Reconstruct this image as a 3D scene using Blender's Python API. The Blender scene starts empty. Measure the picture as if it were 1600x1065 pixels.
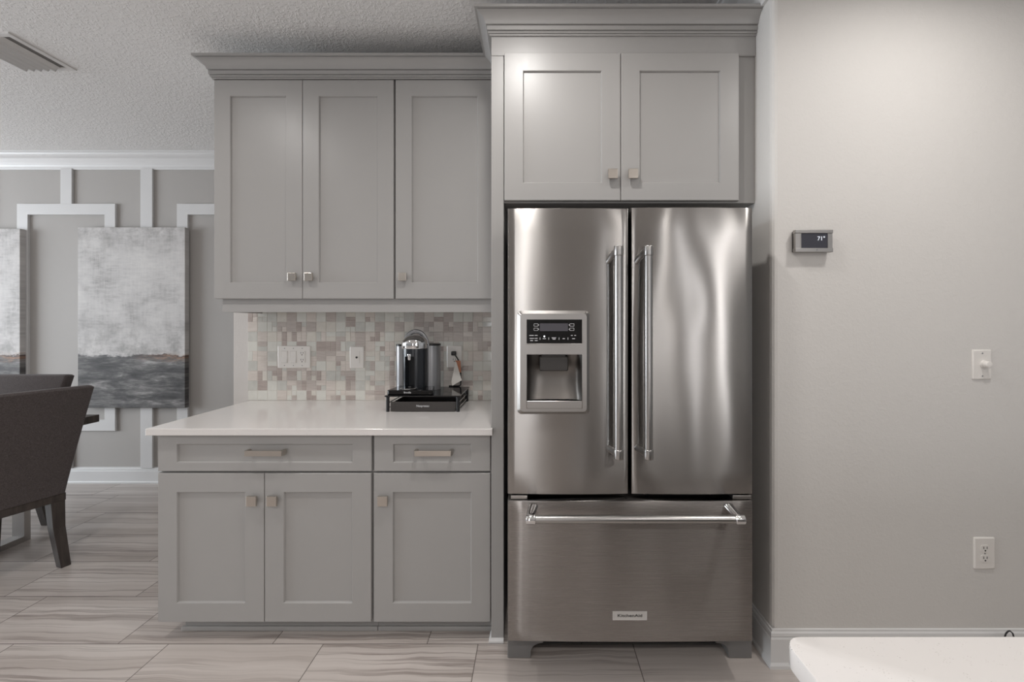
import bpy, bmesh, math, random
from mathutils import Vector, Matrix
random.seed(7)
SC = bpy.context.scene
COL = SC.collection

# ---------------------------------------------------------------- camera model
F, VX, VY, HC = 664.0, 835.0, 505.0, 1.357
def PX(px, Y): return (px - VX) * Y / F
def PZ(py, Y): return HC - (py - VY) * Y / F

# ---------------------------------------------------------------- mesh helpers
ORG = {}
def merge(bm, tb, mi=0):
    for f in tb.faces: f.material_index = mi
    me = bpy.data.meshes.new('tmp'); tb.to_mesh(me); tb.free()
    bm.from_mesh(me); bpy.data.meshes.remove(me)
def new(): return bmesh.new()
def box(bm, x0, x1, y0, y1, z0, z1, bev=0.0, seg=2, mi=0, M=None):
    tb = bmesh.new()
    bmesh.ops.create_cube(tb, size=1.0)
    for v in tb.verts:
        v.co = Vector(((x0+x1)/2 + v.co.x*(x1-x0), (y0+y1)/2 + v.co.y*(y1-y0), (z0+z1)/2 + v.co.z*(z1-z0)))
    if bev > 0:
        bmesh.ops.bevel(tb, geom=list(tb.edges), offset=bev, segments=seg, profile=0.5, affect='EDGES')
    if M is not None: bmesh.ops.transform(tb, matrix=M, verts=tb.verts)
    merge(bm, tb, mi); return bm
def cyl(bm, p0, p1, r0, r1=None, n=24, bev=0.0, mi=0):
    r1 = r0 if r1 is None else r1
    p0, p1 = Vector(p0), Vector(p1); d = p1 - p0
    tb = bmesh.new()
    bmesh.ops.create_cone(tb, cap_ends=True, segments=n, radius1=r0, radius2=r1, depth=d.length)
    if bev > 0:
        es = [e for e in tb.edges if len(e.link_faces) == 2 and any(len(f.verts) > 4 for f in e.link_faces)]
        bmesh.ops.bevel(tb, geom=es, offset=bev, segments=3, profile=0.5, affect='EDGES')
    q = d.to_track_quat('Z', 'Y')
    bmesh.ops.transform(tb, matrix=Matrix.Translation((p0+p1)/2) @ q.to_matrix().to_4x4(), verts=tb.verts)
    merge(bm, tb, mi); return bm
def tube(bm, pts, r, n=12, mi=0, cap=True):
    """sweep a circle (or per-point radii / (rx, rz) ellipses) along a polyline"""
    pts = [Vector(p) for p in pts]
    tb = bmesh.new(); rings = []
    up = None
    for i, p in enumerate(pts):
        a = pts[max(i-1, 0)]; b = pts[min(i+1, len(pts)-1)]
        t = (b - a).normalized()
        if up is None:
            up = Vector((0, 0, 1)) if abs(t.z) < 0.9 else Vector((0, 1, 0))
        s = t.cross(up).normalized(); up = s.cross(t).normalized()
        rr = r[i] if isinstance(r, (list, tuple)) and not isinstance(r[0], float) or isinstance(r, list) else r
        ra, rb = rr if isinstance(rr, tuple) else (rr, rr)
        rings.append([tb.verts.new(p + s*ra*math.cos(2*math.pi*k/n) + up*rb*math.sin(2*math.pi*k/n)) for k in range(n)])
    for i in range(len(rings)-1):
        for k in range(n):
            tb.faces.new((rings[i][k], rings[i][(k+1) % n], rings[i+1][(k+1) % n], rings[i+1][k]))
    if cap:
        tb.faces.new(list(reversed(rings[0]))); tb.faces.new(rings[-1])
    bmesh.ops.recalc_face_normals(tb, faces=tb.faces)
    merge(bm, tb, mi); return bm
def lathe(bm, prof, c, n=40, mi=0, a0=0.0, a1=2*math.pi):
    tb = bmesh.new(); full = abs(a1-a0-2*math.pi) < 1e-6
    m = n if full else n+1
    rows = []
    for k in range(m):
        a = a0 + (a1-a0)*k/n
        rows.append([tb.verts.new((c[0]+r*math.cos(a), c[1]+r*math.sin(a), c[2]+z)) for r, z in prof])
    for k in range(n):
        A = rows[k]; B = rows[(k+1) % m]
        for i in range(len(prof)-1):
            tb.faces.new((A[i], B[i], B[i+1], A[i+1]))
    bmesh.ops.remove_doubles(tb, verts=tb.verts, dist=1e-6)
    bmesh.ops.recalc_face_normals(tb, faces=tb.faces)
    merge(bm, tb, mi); return bm
def prism(bm, poly, a0, a1, axis='Y', mi=0, bev=0.0):
    """poly: list of 2D points; extruded along axis ('Y': (x,z), 'X': (y,z), 'Z': (x,y))"""
    def P(u, v, w):
        return {'Y': (u, w, v), 'X': (w, u, v), 'Z': (u, v, w)}[axis]
    tb = bmesh.new()
    A = [tb.verts.new(P(u, v, a0)) for u, v in poly]; B = [tb.verts.new(P(u, v, a1)) for u, v in poly]
    n = len(poly)
    for i in range(n): tb.faces.new((A[i], A[(i+1) % n], B[(i+1) % n], B[i]))
    tb.faces.new(A); tb.faces.new(list(reversed(B)))
    bmesh.ops.recalc_face_normals(tb, faces=tb.faces)
    if bev > 0:
        bmesh.ops.bevel(tb, geom=list(tb.edges), offset=bev, segments=2, profile=0.5, affect='EDGES')
    merge(bm, tb, mi); return bm
def sweep_plan(bm, path, prof, z0, mi=0):
    """moulding: profile (projection, height) swept along an axis-aligned plan path, outward = right of travel"""
    tb = bmesh.new(); rows = []
    n = len(path); nor = []
    for i in range(n-1):
        d = Vector((path[i+1][0]-path[i][0], path[i+1][1]-path[i][1])).normalized()
        nor.append(Vector((d.y, -d.x)))
    for i in range(n):
        if i == 0: o = nor[0]
        elif i == n-1: o = nor[-1]
        else: o = nor[i-1] + nor[i]
        rows.append([tb.verts.new((path[i][0]+o.x*p, path[i][1]+o.y*p, z0+h)) for p, h in prof])
    m = len(prof)
    for i in range(n-1):
        for k in range(m):
            tb.faces.new((rows[i][k], rows[i+1][k], rows[i+1][(k+1) % m], rows[i][(k+1) % m]))
    tb.faces.new(rows[0]); tb.faces.new(list(reversed(rows[-1])))
    bmesh.ops.recalc_face_normals(tb, faces=tb.faces)
    merge(bm, tb, mi); return bm
def rrect(x0, x1, z0, z1, r, n=5):
    pts = []
    for cx, cz, a in ((x1-r, z0+r, -90), (x1-r, z1-r, 0), (x0+r, z1-r, 90), (x0+r, z0+r, 180)):
        for k in range(n+1):
            t = math.radians(a + 90*k/n); pts.append((cx+r*math.cos(t), cz+r*math.sin(t)))
    return pts
def loops(bm, rings, cap_last=True, cap_first=False, mi=0):
    """bridge successive rings of equal vertex count (3D points)"""
    tb = bmesh.new(); R = [[tb.verts.new(p) for p in ring] for ring in rings]; n = len(R[0])
    for i in range(len(R)-1):
        for k in range(n):
            tb.faces.new((R[i][k], R[i][(k+1) % n], R[i+1][(k+1) % n], R[i+1][k]))
    if cap_last: tb.faces.new(R[-1])
    if cap_first: tb.faces.new(list(reversed(R[0])))
    bmesh.ops.recalc_face_normals(tb, faces=tb.faces)
    merge(bm, tb, mi); return bm
def text_bm(s, size, x, y, z, sx=1.0, ext=0.0004, offset=0.0, align='CENTER'):
    """lettering standing in the XZ plane, facing -Y"""
    cu = bpy.data.curves.new('t', 'FONT'); cu.body = s; cu.size = size; cu.extrude = ext; cu.offset = offset
    cu.align_x = align; cu.align_y = 'CENTER'
    o = bpy.data.objects.new('t', cu); COL.objects.link(o)
    bpy.context.view_layer.update()
    me = bpy.data.meshes.new_from_object(o.evaluated_get(bpy.context.evaluated_depsgraph_get()))
    bpy.data.objects.remove(o); bpy.data.curves.remove(cu)
    bm = bmesh.new(); bm.from_mesh(me); bpy.data.meshes.remove(me)
    M = Matrix.Translation((x, y, z)) @ Matrix.Rotation(math.pi/2, 4, 'X') @ Matrix.Diagonal((sx, 1, 1, 1))
    bmesh.ops.transform(bm, matrix=M, verts=bm.verts)
    return bm
def obj(name, bm, mat, parent=None, smooth=None, sub=0):
    cs = [v.co for v in bm.verts]
    mn = Vector((min(c.x for c in cs), min(c.y for c in cs), min(c.z for c in cs)))
    mx = Vector((max(c.x for c in cs), max(c.y for c in cs), max(c.z for c in cs)))
    o0 = Vector(((mn.x+mx.x)/2, (mn.y+mx.y)/2, mn.z))
    for v in bm.verts: v.co -= o0
    me = bpy.data.meshes.new(name); bm.to_mesh(me); bm.free()
    for m in (mat if isinstance(mat, (list, tuple)) else [mat]): me.materials.append(m)
    o = bpy.data.objects.new(name, me); COL.objects.link(o)
    if smooth is not None:
        for p in me.polygons: p.use_smooth = True
        me.set_sharp_from_angle(angle=math.radians(smooth))
    if sub:
        md = o.modifiers.new('sub', 'SUBSURF'); md.levels = sub; md.render_levels = sub
    ORG[o] = o0
    if parent is not None:
        o.parent = parent; o.location = o0 - ORG[parent]
    else: o.location = o0
    return o
def tag(o, label=None, cat=None, group=None, kind=None):
    if label: o['label'] = label
    if cat: o['category'] = cat
    if group: o['group'] = group
    if kind: o['kind'] = kind
    return o
def thing(name, label, cat, loc, group=None):
    o = bpy.data.objects.new(name, None); COL.objects.link(o)
    o.empty_display_size = 0.05
    o.location = loc; ORG[o] = Vector(loc)
    return tag(o, label, cat, group)
def struct(name, bm, mat, label=None, **k):
    return tag(obj(name, bm, mat, **k), label, None, None, 'structure')

# ---------------------------------------------------------------- materials
def lin(r, g, b):
    def f(c):
        c /= 255.0
        return c/12.92 if c <= 0.04045 else ((c+0.055)/1.055)**2.4
    return (f(r), f(g), f(b), 1.0)
class NT:
    def __init__(s, name):
        s.m = bpy.data.materials.new(name); s.m.use_nodes = True
        s.t = s.m.node_tree; s.n = s.t.nodes; s.b = s.n['Principled BSDF']
    def add(s, kind, **k):
        x = s.n.new(kind)
        for a, v in k.items(): setattr(x, a, v)
        return x
    def link(s, a, b): s.t.links.new(a, b)
    def val(s, sock, v):
        if hasattr(v, 'is_output') or isinstance(v, bpy.types.NodeSocket): s.link(v, sock)
        else: sock.default_value = v
    def math(s, op, a, b=None, c=None):
        x = s.add('ShaderNodeMath', operation=op)
        for i, v in enumerate((a, b, c)):
            if v is not None: s.val(x.inputs[i], v)
        return x.outputs[0]
    def mix(s, fac, a, b, blend='MIX'):
        x = s.add('ShaderNodeMix', data_type='RGBA', blend_type=blend)
        s.val(x.inputs[0], fac); s.val(x.inputs[6], a); s.val(x.inputs[7], b)
        return x.outputs[2]
    def pos(s): return s.add('ShaderNodeNewGeometry').outputs['Position']
    def objc(s): return s.add('ShaderNodeTexCoord').outputs['Object']
    def gen(s): return s.add('ShaderNodeTexCoord').outputs['Generated']
    def sep(s, v):
        x = s.add('ShaderNodeSeparateXYZ'); s.link(v, x.inputs[0]); return x.outputs
    def comb(s, a, b, c):
        x = s.add('ShaderNodeCombineXYZ')
        for i, v in enumerate((a, b, c)): s.val(x.inputs[i], v)
        return x.outputs[0]
    def scale(s, v, sc, loc=(0, 0, 0)):
        x = s.add('ShaderNodeMapping'); s.link(v, x.inputs[0])
        x.inputs['Scale'].default_value = sc; x.inputs['Location'].default_value = loc
        return x.outputs[0]
    def noise(s, v, sc=1.0, det=2.0, rough=0.5, dist=0.0, out='Fac'):
        x = s.add('ShaderNodeTexNoise'); s.link(v, x.inputs['Vector'])
        x.inputs['Scale'].default_value = sc; x.inputs['Detail'].default_value = det
        x.inputs['Roughness'].default_value = rough; x.inputs['Distortion'].default_value = dist
        return x.outputs[out]
    def ramp(s, f, stops):
        x = s.add('ShaderNodeValToRGB'); s.link(f, x.inputs[0]); e = x.color_ramp.elements
        while len(e) < len(stops): e.new(0.5)
        for i, (p, c) in enumerate(stops): e[i].position = p; e[i].color = c if len(c) == 4 else (*c, 1)
        return x.outputs[0]
    def mapr(s, f, a, b, c=0.0, d=1.0):
        x = s.add('ShaderNodeMapRange'); s.link(f, x.inputs[0])
        for i, v in enumerate((a, b, c, d)): x.inputs[i+1].default_value = v
        return x.outputs[0]
    def bump(s, h, strength=0.3, dist=0.01):
        x = s.add('ShaderNodeBump'); s.link(h, x.inputs['Height'])
        x.inputs['Strength'].default_value = strength; x.inputs['Distance'].default_value = dist
        s.link(x.outputs[0], s.b.inputs['Normal'])
    def set(s, **k):
        names = {'col': 'Base Color', 'rough': 'Roughness', 'metal': 'Metallic', 'spec': 'Specular IOR Level',
                 'coat': 'Coat Weight', 'trans': 'Transmission Weight', 'ior': 'IOR', 'aniso': 'Anisotropic',
                 'em': 'Emission Color', 'ems': 'Emission Strength', 'sheen': 'Sheen Weight', 'coatr': 'Coat Roughness'}
        for a, v in k.items(): s.val(s.b.inputs[names[a]], v)
        return s
def plain(name, rgb, rough=0.5, metal=0.0, spec=0.5, var=0.04, **k):
    t = NT(name); c = lin(*rgb)
    n = t.noise(t.pos(), 14.0, 3.0)
    col = t.mix(n, tuple(x*(1-var) for x in c[:3])+(1,), tuple(min(1, x*(1+var)) for x in c[:3])+(1,))
    t.set(col=col, rough=rough, metal=metal, spec=spec, **k); return t.m

M = {}
def cabinet_paint():
    t = NT('grey_cabinet_paint'); p = t.pos()
    n = t.noise(p, 3.0, 2.0)
    t.set(col=t.mix(n, lin(160, 158, 156), lin(165, 163, 161)), rough=t.mapr(t.noise(p, 40.0, 2.0), 0, 1, 0.33, 0.39), spec=0.5)
    t.bump(t.noise(p, 260.0, 2.0), 0.03, 0.002); return t.m
M['cab'] = cabinet_paint()
def wall_paint(name, rgb, strength=0.25, sc=70.0):
    t = NT(name); p = t.pos(); c = lin(*rgb)
    n = t.noise(p, 2.0, 2.0)
    t.set(col=t.mix(n, tuple(x*0.98 for x in c[:3])+(1,), c), rough=0.62, spec=0.3)
    h = t.mapr(t.noise(p, sc, 3.0, 0.5, 0.6), 0.42, 0.66)
    t.bump(h, strength, 0.003); return t.m
M['wall'] = wall_paint('kitchen_wall_paint', (213, 210, 206), 0.13, 75.0)
M['dwall'] = wall_paint('dining_wall_paint', (177, 173, 169), 0.05, 90.0)
M['bwall'] = wall_paint('back_wall_paint', (205, 201, 197), 0.12, 75.0)
M['white'] = plain('white_trim_paint', (216, 215, 214), 0.35, var=0.01)
def ceiling_mat():
    t = NT('knockdown_ceiling'); p = t.pos()
    t.set(col=lin(234, 232, 230), rough=0.85, spec=0.2)
    a = t.mapr(t.noise(p, 60.0, 4.0, 0.55, 0.8), 0.46, 0.62)
    t.bump(a, 0.45, 0.004); return t.m
M['ceil'] = ceiling_mat()
def floor_mat():
    t = NT('veined_plank_tile'); X, Y, Z = t.sep(t.pos())
    W, L = 0.312, 0.655
    r = t.math('DIVIDE', t.math('SUBTRACT', Y, 1.80), W)
    row = t.math('FLOOR', r); fr = t.math('FRACT', r)
    u = t.math('DIVIDE', t.math('ADD', t.math('ADD', X, 1.765), t.math('MULTIPLY', row, 0.2165)), L)
    ci = t.math('FLOOR', u); fu = t.math('FRACT', u)
    wn = t.add('ShaderNodeTexWhiteNoise', noise_dimensions='2D')
    t.link(t.comb(row, ci, 0.0), wn.inputs['Vector'])
    rnd = wn.outputs['Value']; rc = wn.outputs['Color']
    dx = t.math('MULTIPLY', t.math('SUBTRACT', 0.5, t.math('ABSOLUTE', t.math('SUBTRACT', fu, 0.5))), L)
    dy = t.math('MULTIPLY', t.math('SUBTRACT', 0.5, t.math('ABSOLUTE', t.math('SUBTRACT', fr, 0.5))), W)
    d = t.math('MINIMUM', dx, dy)
    grout = t.mapr(d, 0.0012, 0.0024)
    off = t.math('MULTIPLY', rnd, 37.0)
    wav = t.noise(t.comb(t.math('ADD', t.math('MULTIPLY', X, 2.6), off), t.math('ADD', t.math('MULTIPLY', Y, 3.0), off), 0.0), 1.0, 3.0, 0.55)
    yy = t.math('ADD', t.math('ADD', Y, off), t.math('MULTIPLY', wav, 0.055))
    vein = t.noise(t.comb(t.math('MULTIPLY', X, 0.35), t.math('MULTIPLY', yy, 26.0), off), 1.0, 4.0, 0.62)
    ridge = t.math('ABSOLUTE', t.math('SUBTRACT', vein, 0.5))
    thin = t.mapr(ridge, 0.0, 0.05, 1.0, 0.0)
    gate = t.mapr(t.noise(t.comb(t.math('MULTIPLY', X, 0.8), t.math('MULTIPLY', yy, 9.0), off), 1.0, 2.0), 0.36, 0.58)
    broad = t.noise(t.comb(t.math('MULTIPLY', X, 0.25), t.math('MULTIPLY', yy, 11.0), off), 1.0, 4.0, 0.6)
    base = t.ramp(broad, [(0.28, lin(178, 168, 161)), (0.5, lin(198, 189, 183)), (0.72, lin(212, 204, 198))])
    col = t.mix(t.math('MULTIPLY', t.math('MULTIPLY', thin, gate), 0.62), base, lin(116, 103, 97))
    col = t.mix(t.math('MULTIPLY', rnd, 0.12), col, lin(150, 140, 134))
    col = t.mix(grout, lin(112, 104, 98), col)
    t.set(col=col, rough=t.mapr(grout, 0, 1, 0.8, 0.33), spec=0.45)
    t.bump(grout, 0.25, 0.0015); return t.m
M['floor'] = floor_mat()
def quartz():
    t = NT('white_quartz'); p = t.pos()
    v = t.add('ShaderNodeTexVoronoi', feature='F1'); v.inputs['Scale'].default_value = 330.0; t.link(p, v.inputs['Vector'])
    wn = t.noise(p, 60.0, 2.0)
    sp = t.math('MULTIPLY', t.mapr(v.outputs['Distance'], 0.16, 0.26, 1.0, 0.0), t.mapr(wn, 0.56, 0.6))
    col = t.mix(t.math('MULTIPLY', sp, 0.45), lin(223, 219, 216), lin(160, 152, 147))
    t.set(col=col, rough=0.12, spec=0.5); return t.m
M['quartz'] = quartz()
def steel(name, rgb, rough, aniso, warp=0.0, seed=0.0):
    t = NT(name); p = t.objc(); c = lin(*rgb)
    streak = t.noise(t.scale(p, (3.0, 3.0, 900.0), (seed, 0, 0)), 1.0, 2.0)
    t.set(col=t.mix(streak, tuple(x*0.965 for x in c[:3])+(1,), c), metal=1.0,
          rough=t.mapr(streak, 0.3, 0.7, rough-0.006, rough+0.008), aniso=aniso)
    t.b.inputs['Anisotropic Rotation'].default_value = 0.25 if aniso else 0.0
    if aniso:
        tg = t.add('ShaderNodeTangent', direction_type='RADIAL', axis='Z')
        t.link(tg.outputs[0], t.b.inputs['Tangent'])
    if warp:
        t.bump(t.noise(t.scale(p, (3.2, 1.0, 1.7), (seed, 0, seed)), 1.0, 1.0, 0.4), 1.0, warp)
    return t.m
M['steelL'] = steel('brushed_steel_door', (160, 157, 154), 0.26, 1.0, 0.007, 2.3)
M['steelR'] = steel('brushed_steel_wavy_door', (160, 157, 154), 0.26, 1.0, 0.014, 5.1)
M['steelD'] = steel('brushed_steel_drawer', (153, 149, 146), 0.27, 1.0, 0.010, 8.4)
M['steelB'] = steel('satin_steel_bezel', (176, 173, 170), 0.32, 0.0)
M['bar'] = steel('polished_steel_bar', (172, 170, 168), 0.28, 0.0)
M['chrome'] = steel('chrome', (225, 225, 226), 0.05, 0.0)
M['nickel'] = steel('satin_nickel', (196, 189, 181), 0.30, 0.0)
M['frbody'] = plain('fridge_case_grey', (70, 66, 64), 0.5)
M['gasket'] = plain('black_gasket', (22, 20, 20), 0.7)
M['foot'] = plain('grey_foot_plastic', (118, 116, 115), 0.45)
M['bglass'] = plain('black_gloss_plastic', (14, 14, 15), 0.12, var=0.02)
M['bplast'] = plain('black_satin_plastic', (24, 24, 26), 0.32)
M['display'] = plain('dark_display', (78, 76, 82), 0.25)
M['mark'] = plain('pale_marking', (214, 214, 216), 0.5)
M['led'] = plain('white_led', (240, 244, 255), 0.4, em=(0.85, 0.92, 1, 1), ems=4.0)
M['cavity'] = steel('dispenser_cavity_grey', (120, 116, 112), 0.36, 0.0)
M['column'] = plain('blue_black_plastic', (30, 33, 38), 0.22, var=0.02)
M['dgrey'] = plain('charcoal_plastic', (54, 51, 49), 0.38)
M['silver'] = plain('silver_grey_plastic', (150, 150, 152), 0.30, metal=0.6)
M['plate'] = plain('white_wall_plate', (226, 222, 217), 0.32, var=0.01)
M['slot'] = plain('dark_slot', (32, 30, 29), 0.6)
M['screen'] = plain('thermostat_screen', (62, 62, 70), 0.2)
M['tfig'] = plain('screen_figures', (210, 214, 222), 0.4, em=(0.7, 0.74, 0.8, 1), ems=0.5)
M['paper'] = plain('white_paper', (226, 222, 216), 0.7)
M['orange'] = plain('orange_label', (184, 122, 92), 0.6)
M['drawerf'] = plain('dark_drawer_front', (62, 58, 56), 0.34)
M['ink'] = plain('black_ink', (18, 17, 17), 0.6)
M['vent'] = plain('grey_vent_paint', (222, 220, 218), 0.5)
M['ventd'] = plain('vent_throat', (120, 118, 116), 0.8)
M['cord'] = plain('black_cord_rubber', (24, 22, 22), 0.5)
M['grout'] = plain('grout', (214, 208, 202), 0.8)
def glass_top():
    t = NT('smoked_glass'); t.set(col=lin(20, 20, 22), rough=0.04, spec=0.7); 
    t.set(rough=t.mapr(t.noise(t.pos(), 30.0, 2.0), 0, 1, 0.03, 0.06)); return t.m
M['smoke'] = glass_top()
def tile_mat(name, a, b, rough, streak):
    t = NT(name); p = t.pos()
    n = t.noise(t.scale(p, (22.0, 1.0, 300.0) if streak else (25.0, 25.0, 25.0)), 1.0, 3.0)
    t.set(col=t.mix(t.mapr(n, 0.3, 0.7), lin(*a), lin(*b)), rough=rough, spec=0.5); return t.m
TILES = [tile_mat('tile_white_glass', (212, 211, 204), (219, 218, 211), 0.08, False),
         tile_mat('tile_cream_glass', (211, 206, 197), (219, 214, 205), 0.10, False),
         tile_mat('tile_pale_stone', (203, 194, 186), (217, 209, 202), 0.35, True),
         tile_mat('tile_mauve_stone', (179, 169, 163), (197, 188, 182), 0.35, True),
         tile_mat('tile_taupe_stone', (166, 154, 148), (186, 174, 168), 0.35, True),
         tile_mat('tile_grey_glass', (195, 194, 188), (206, 205, 199), 0.08, False)]
def fabric():
    t = NT('tweed_upholstery'); p = t.objc()
    a = t.noise(t.scale(p, (560, 560, 110)), 1.0, 2.0); b = t.noise(t.scale(p, (160, 160, 560)), 1.0, 2.0)
    w = t.math('MULTIPLY', t.math('ADD', a, b), 0.5)
    t.set(col=t.ramp(w, [(0.36, lin(68, 61, 60)), (0.5, lin(82, 75, 74)), (0.64, lin(97, 90, 88))]), rough=0.95, spec=0.15, sheen=0.15)
    t.bump(w, 0.35, 0.002); return t.m
M['fabric'] = fabric()
def wood(name, a, b):
    t = NT(name); p = t.objc()
    n = t.noise(t.scale(p, (40, 40, 5)), 1.0, 4.0, 0.6, 0.5)
    t.set(col=t.mix(t.mapr(n, 0.3, 0.7), lin(*a), lin(*b)), rough=0.42, spec=0.4); return t.m
M['dwood'] = wood('dark_stained_wood', (52, 46, 43), (76, 68, 63))
def painting(seed, hor):
    t = NT('abstract_canvas_paint'); g = t.gen(); X, Y, Z = t.sep(g)
    p = t.comb(X, 0.0, t.math('MULTIPLY', Z, 1.68))
    big = t.noise(t.scale(p, (3.2, 1, 3.6), (seed, 0, seed)), 1.0, 6.0, 0.62, 0.3)
    dry = t.noise(t.scale(p, (9.0, 1, 46.0), (seed, 3, 1)), 1.0, 5.0, 0.7)
    ver = t.noise(t.scale(p, (52.0, 1, 5.0), (seed, 7, 4)), 1.0, 4.0, 0.7)
    tex = t.math('ADD', t.math('MULTIPLY', big, 0.50), t.math('ADD', t.math('MULTIPLY', dry, 0.32), t.math('MULTIPLY', ver, 0.18)))
    sky = t.ramp(tex, [(0.31, lin(128, 125, 123)), (0.41, lin(180, 177, 175)), (0.49, lin(203, 200, 198)), (0.62, lin(219, 216, 213))])
    # more smudges toward the top edge and just above the horizon
    topm = t.math('MULTIPLY', t.mapr(Z, 0.82, 1.0), t.mapr(t.noise(t.scale(p, (6, 1, 6), (seed, 2, 9)), 1.0, 5.0, 0.7), 0.45, 0.62))
    sky = t.mix(t.math('MULTIPLY', topm, 0.55), sky, lin(128, 124, 121))
    lowm = t.math('MULTIPLY', t.mapr(Z, 0.55, hor+0.04), t.mapr(t.noise(t.scale(p, (5, 1, 5), (seed, 5, 2)), 1.0, 5.0, 0.7), 0.46, 0.62))
    sky = t.mix(t.math('MULTIPLY', lowm, 0.6), sky, lin(136, 133, 131))
    gtex = t.math('ADD', t.math('MULTIPLY', t.noise(t.scale(p, (3.0, 1, 13.0), (seed, 0, 3)), 1.0, 6.0, 0.65, 0.4), 0.7), t.math('MULTIPLY', dry, 0.3))
    ground = t.ramp(gtex, [(0.34, lin(62, 61, 62)), (0.48, lin(92, 91, 91)), (0.57, lin(126, 124, 123)), (0.66, lin(176, 173, 171))])
    edge = t.math('ADD', Z, t.math('MULTIPLY', t.math('SUBTRACT', t.noise(t.scale(p, (7, 1, 14), (seed, 1, 1)), 1.0, 6.0, 0.7), 0.5), 0.09))
    m = t.mapr(edge, hor-0.006, hor+0.006)
    col = t.mix(m, ground, sky)
    wx = t.mapr(X, 0.5, 0.9)
    band = t.math('MULTIPLY', t.mapr(t.math('ABSOLUTE', t.math('SUBTRACT', edge, hor-0.012)), 0.0, 0.028, 1.0, 0.0), wx)
    rust = t.math('MULTIPLY', band, t.mapr(t.noise(t.scale(p, (9, 1, 60), (seed, 8, 8)), 1.0, 5.0, 0.7), 0.4, 0.6))
    col = t.mix(rust, col, lin(176, 138, 112))
    dk = t.math('MULTIPLY', t.mapr(t.math('ABSOLUTE', t.math('SUBTRACT', edge, hor-0.002)), 0.0, 0.006, 1.0, 0.0), t.mapr(X, 0.4, 0.6))
    col = t.mix(t.math('MULTIPLY', dk, 0.8), col, lin(62, 48, 42))
    t.set(col=col, rough=0.6, spec=0.25); t.bump(dry, 0.15, 0.002); return t.m

# ================================================================ SETTING
YW, YD = 2.45, 3.62          # kitchen back wall, dining wall
YR, XR = 1.687, 0.945        # thermostat wall face, alcove side
ZC = 2.79
struct('floor', box(new(), -9.8, 4.2, -5.2, 3.80, -0.10, 0.0), M['floor'], 'floor of long veined grey-beige tiles laid in offset rows')
struct('ceiling', box(new(), -9.8, 4.2, -5.2, 3.80, ZC, ZC+0.10), M['ceil'], 'pale ceiling with knockdown texture')
struct('wall_back', box(new(), -1.734, XR, YW, YW+0.12, 0, ZC), M['bwall'], 'painted wall behind the cabinets')
struct('wall_dining', box(new(), -9.8, 1.2, YD, YD+0.12, 0, ZC), M['dwall'], 'greige dining wall with white board moulding')
struct('wall_front', box(new(), -3.0, 4.2, -5.2, -5.08, 0, ZC), M['dwall'], 'greige wall at the far side of the kitchen')
wb = new()
pl = [(XR+0.02, YR), (4.2, YR), (4.2, YR+0.13), (XR+0.13, YR+0.13), (XR+0.13, YW+0.12), (XR, YW+0.12), (XR, YR+0.02), (XR+0.003, YR+0.01), (XR+0.01, YR+0.003)]
struct('wall_right', prism(wb, pl, 0, ZC, 'Z'), M['wall'], 'plain light wall right of the refrigerator, with rounded corner')
# baseboard profile (projection, height)
BB = [(0, 0), (0.020, 0), (0.020, 0.012), (0.014, 0.022), (0.014, 0.112), (0.012, 0.117), (0.009, 0.119), (0.012, 0.124), (0.010, 0.134), (0.006, 0.139), (0.005, 0.146), (0, 0.148)]
struct('baseboard_right', sweep_plan(new(), [(XR, 2.44), (XR, YR), (4.2, YR)], BB, 0.0), M['white'], 'white baseboard wrapping the wall corner beside the refrigerator')
struct('baseboard_dining', sweep_plan(new(), [(-9.8, YD), (1.1, YD)], [(p, h*0.92) for p, h in BB], 0.0), M['white'], 'white baseboard along the dining wall')
CR = [(0, 0), (0.010, 0), (0.012, 0.012), (0.020, 0.022), (0.024, 0.034), (0.036, 0.052), (0.056, 0.078), (0.078, 0.094), (0.088, 0.104), (0.092, 0.112), (0.100, 0.116), (0.100, 0.128), (0, 0.128)]
struct('trim_1', sweep_plan(new(), [(-9.8, YD), (1.1, YD)], CR, ZC-0.128), M['white'], 'white crown moulding along the dining wall')
struct('trim_2', sweep_plan(new(), [(XR, 2.44), (XR, YR), (4.2, YR)], [(p*1.3, h) for p, h in CR], ZC-0.128), M['white'], 'white crown moulding above the refrigerator alcove')
# board moulding on the dining wall
yb = YD-0.018
def dx(px): return PX(px, yb)
def dz(py): return PZ(py, yb)
zt, zb = ZC-0.120, 0.13
tn = [3]
def board(x0, x1, z0, z1, lab):
    struct('trim_%d' % tn[0], box(new(), x0, x1, yb, YD, z0, z1, 0.002, 1), M['white'], lab); tn[0] += 1
def boxframe(x0, x1, z0, z1, w, lab):
    bm = new(); R = []
    for ins, y in ((0, YD), (0, yb+0.002), (0.002, yb), (w-0.002, yb), (w, yb+0.002), (w, YD)):
        R.append([(x0+ins, y, z0+ins), (x1-ins, y, z0+ins), (x1-ins, y, z1-ins), (x0+ins, y, z1-ins)])
    loops(bm, R, cap_last=False)
    struct('trim_%d' % tn[0], bm, M['white'], lab); tn[0] += 1
PER = 250.0
for k, lab in ((-1, 'left of the leftmost painting'), (0, 'between the two paintings'), (1, 'partly hidden by the wall cabinets')):
    cx = 103.0+PER*k
    boxframe(dx(cx-77), dx(cx+77), dz(673), dz(318), 0.093, 'white square moulding box on the dining wall, ' + lab)
    board(dx(cx-9), dx(cx+9), dz(318)-0.002, zt, 'short white board above a moulding box, ' + lab)
    board(dx(cx-9), dx(cx+9), zb, dz(673)+0.002, 'short white board below a moulding box, ' + lab)
    board(dx(cx+116), dx(cx+135), zb, zt, 'full height white board on the dining wall right of a moulding box, ' + lab)

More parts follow.
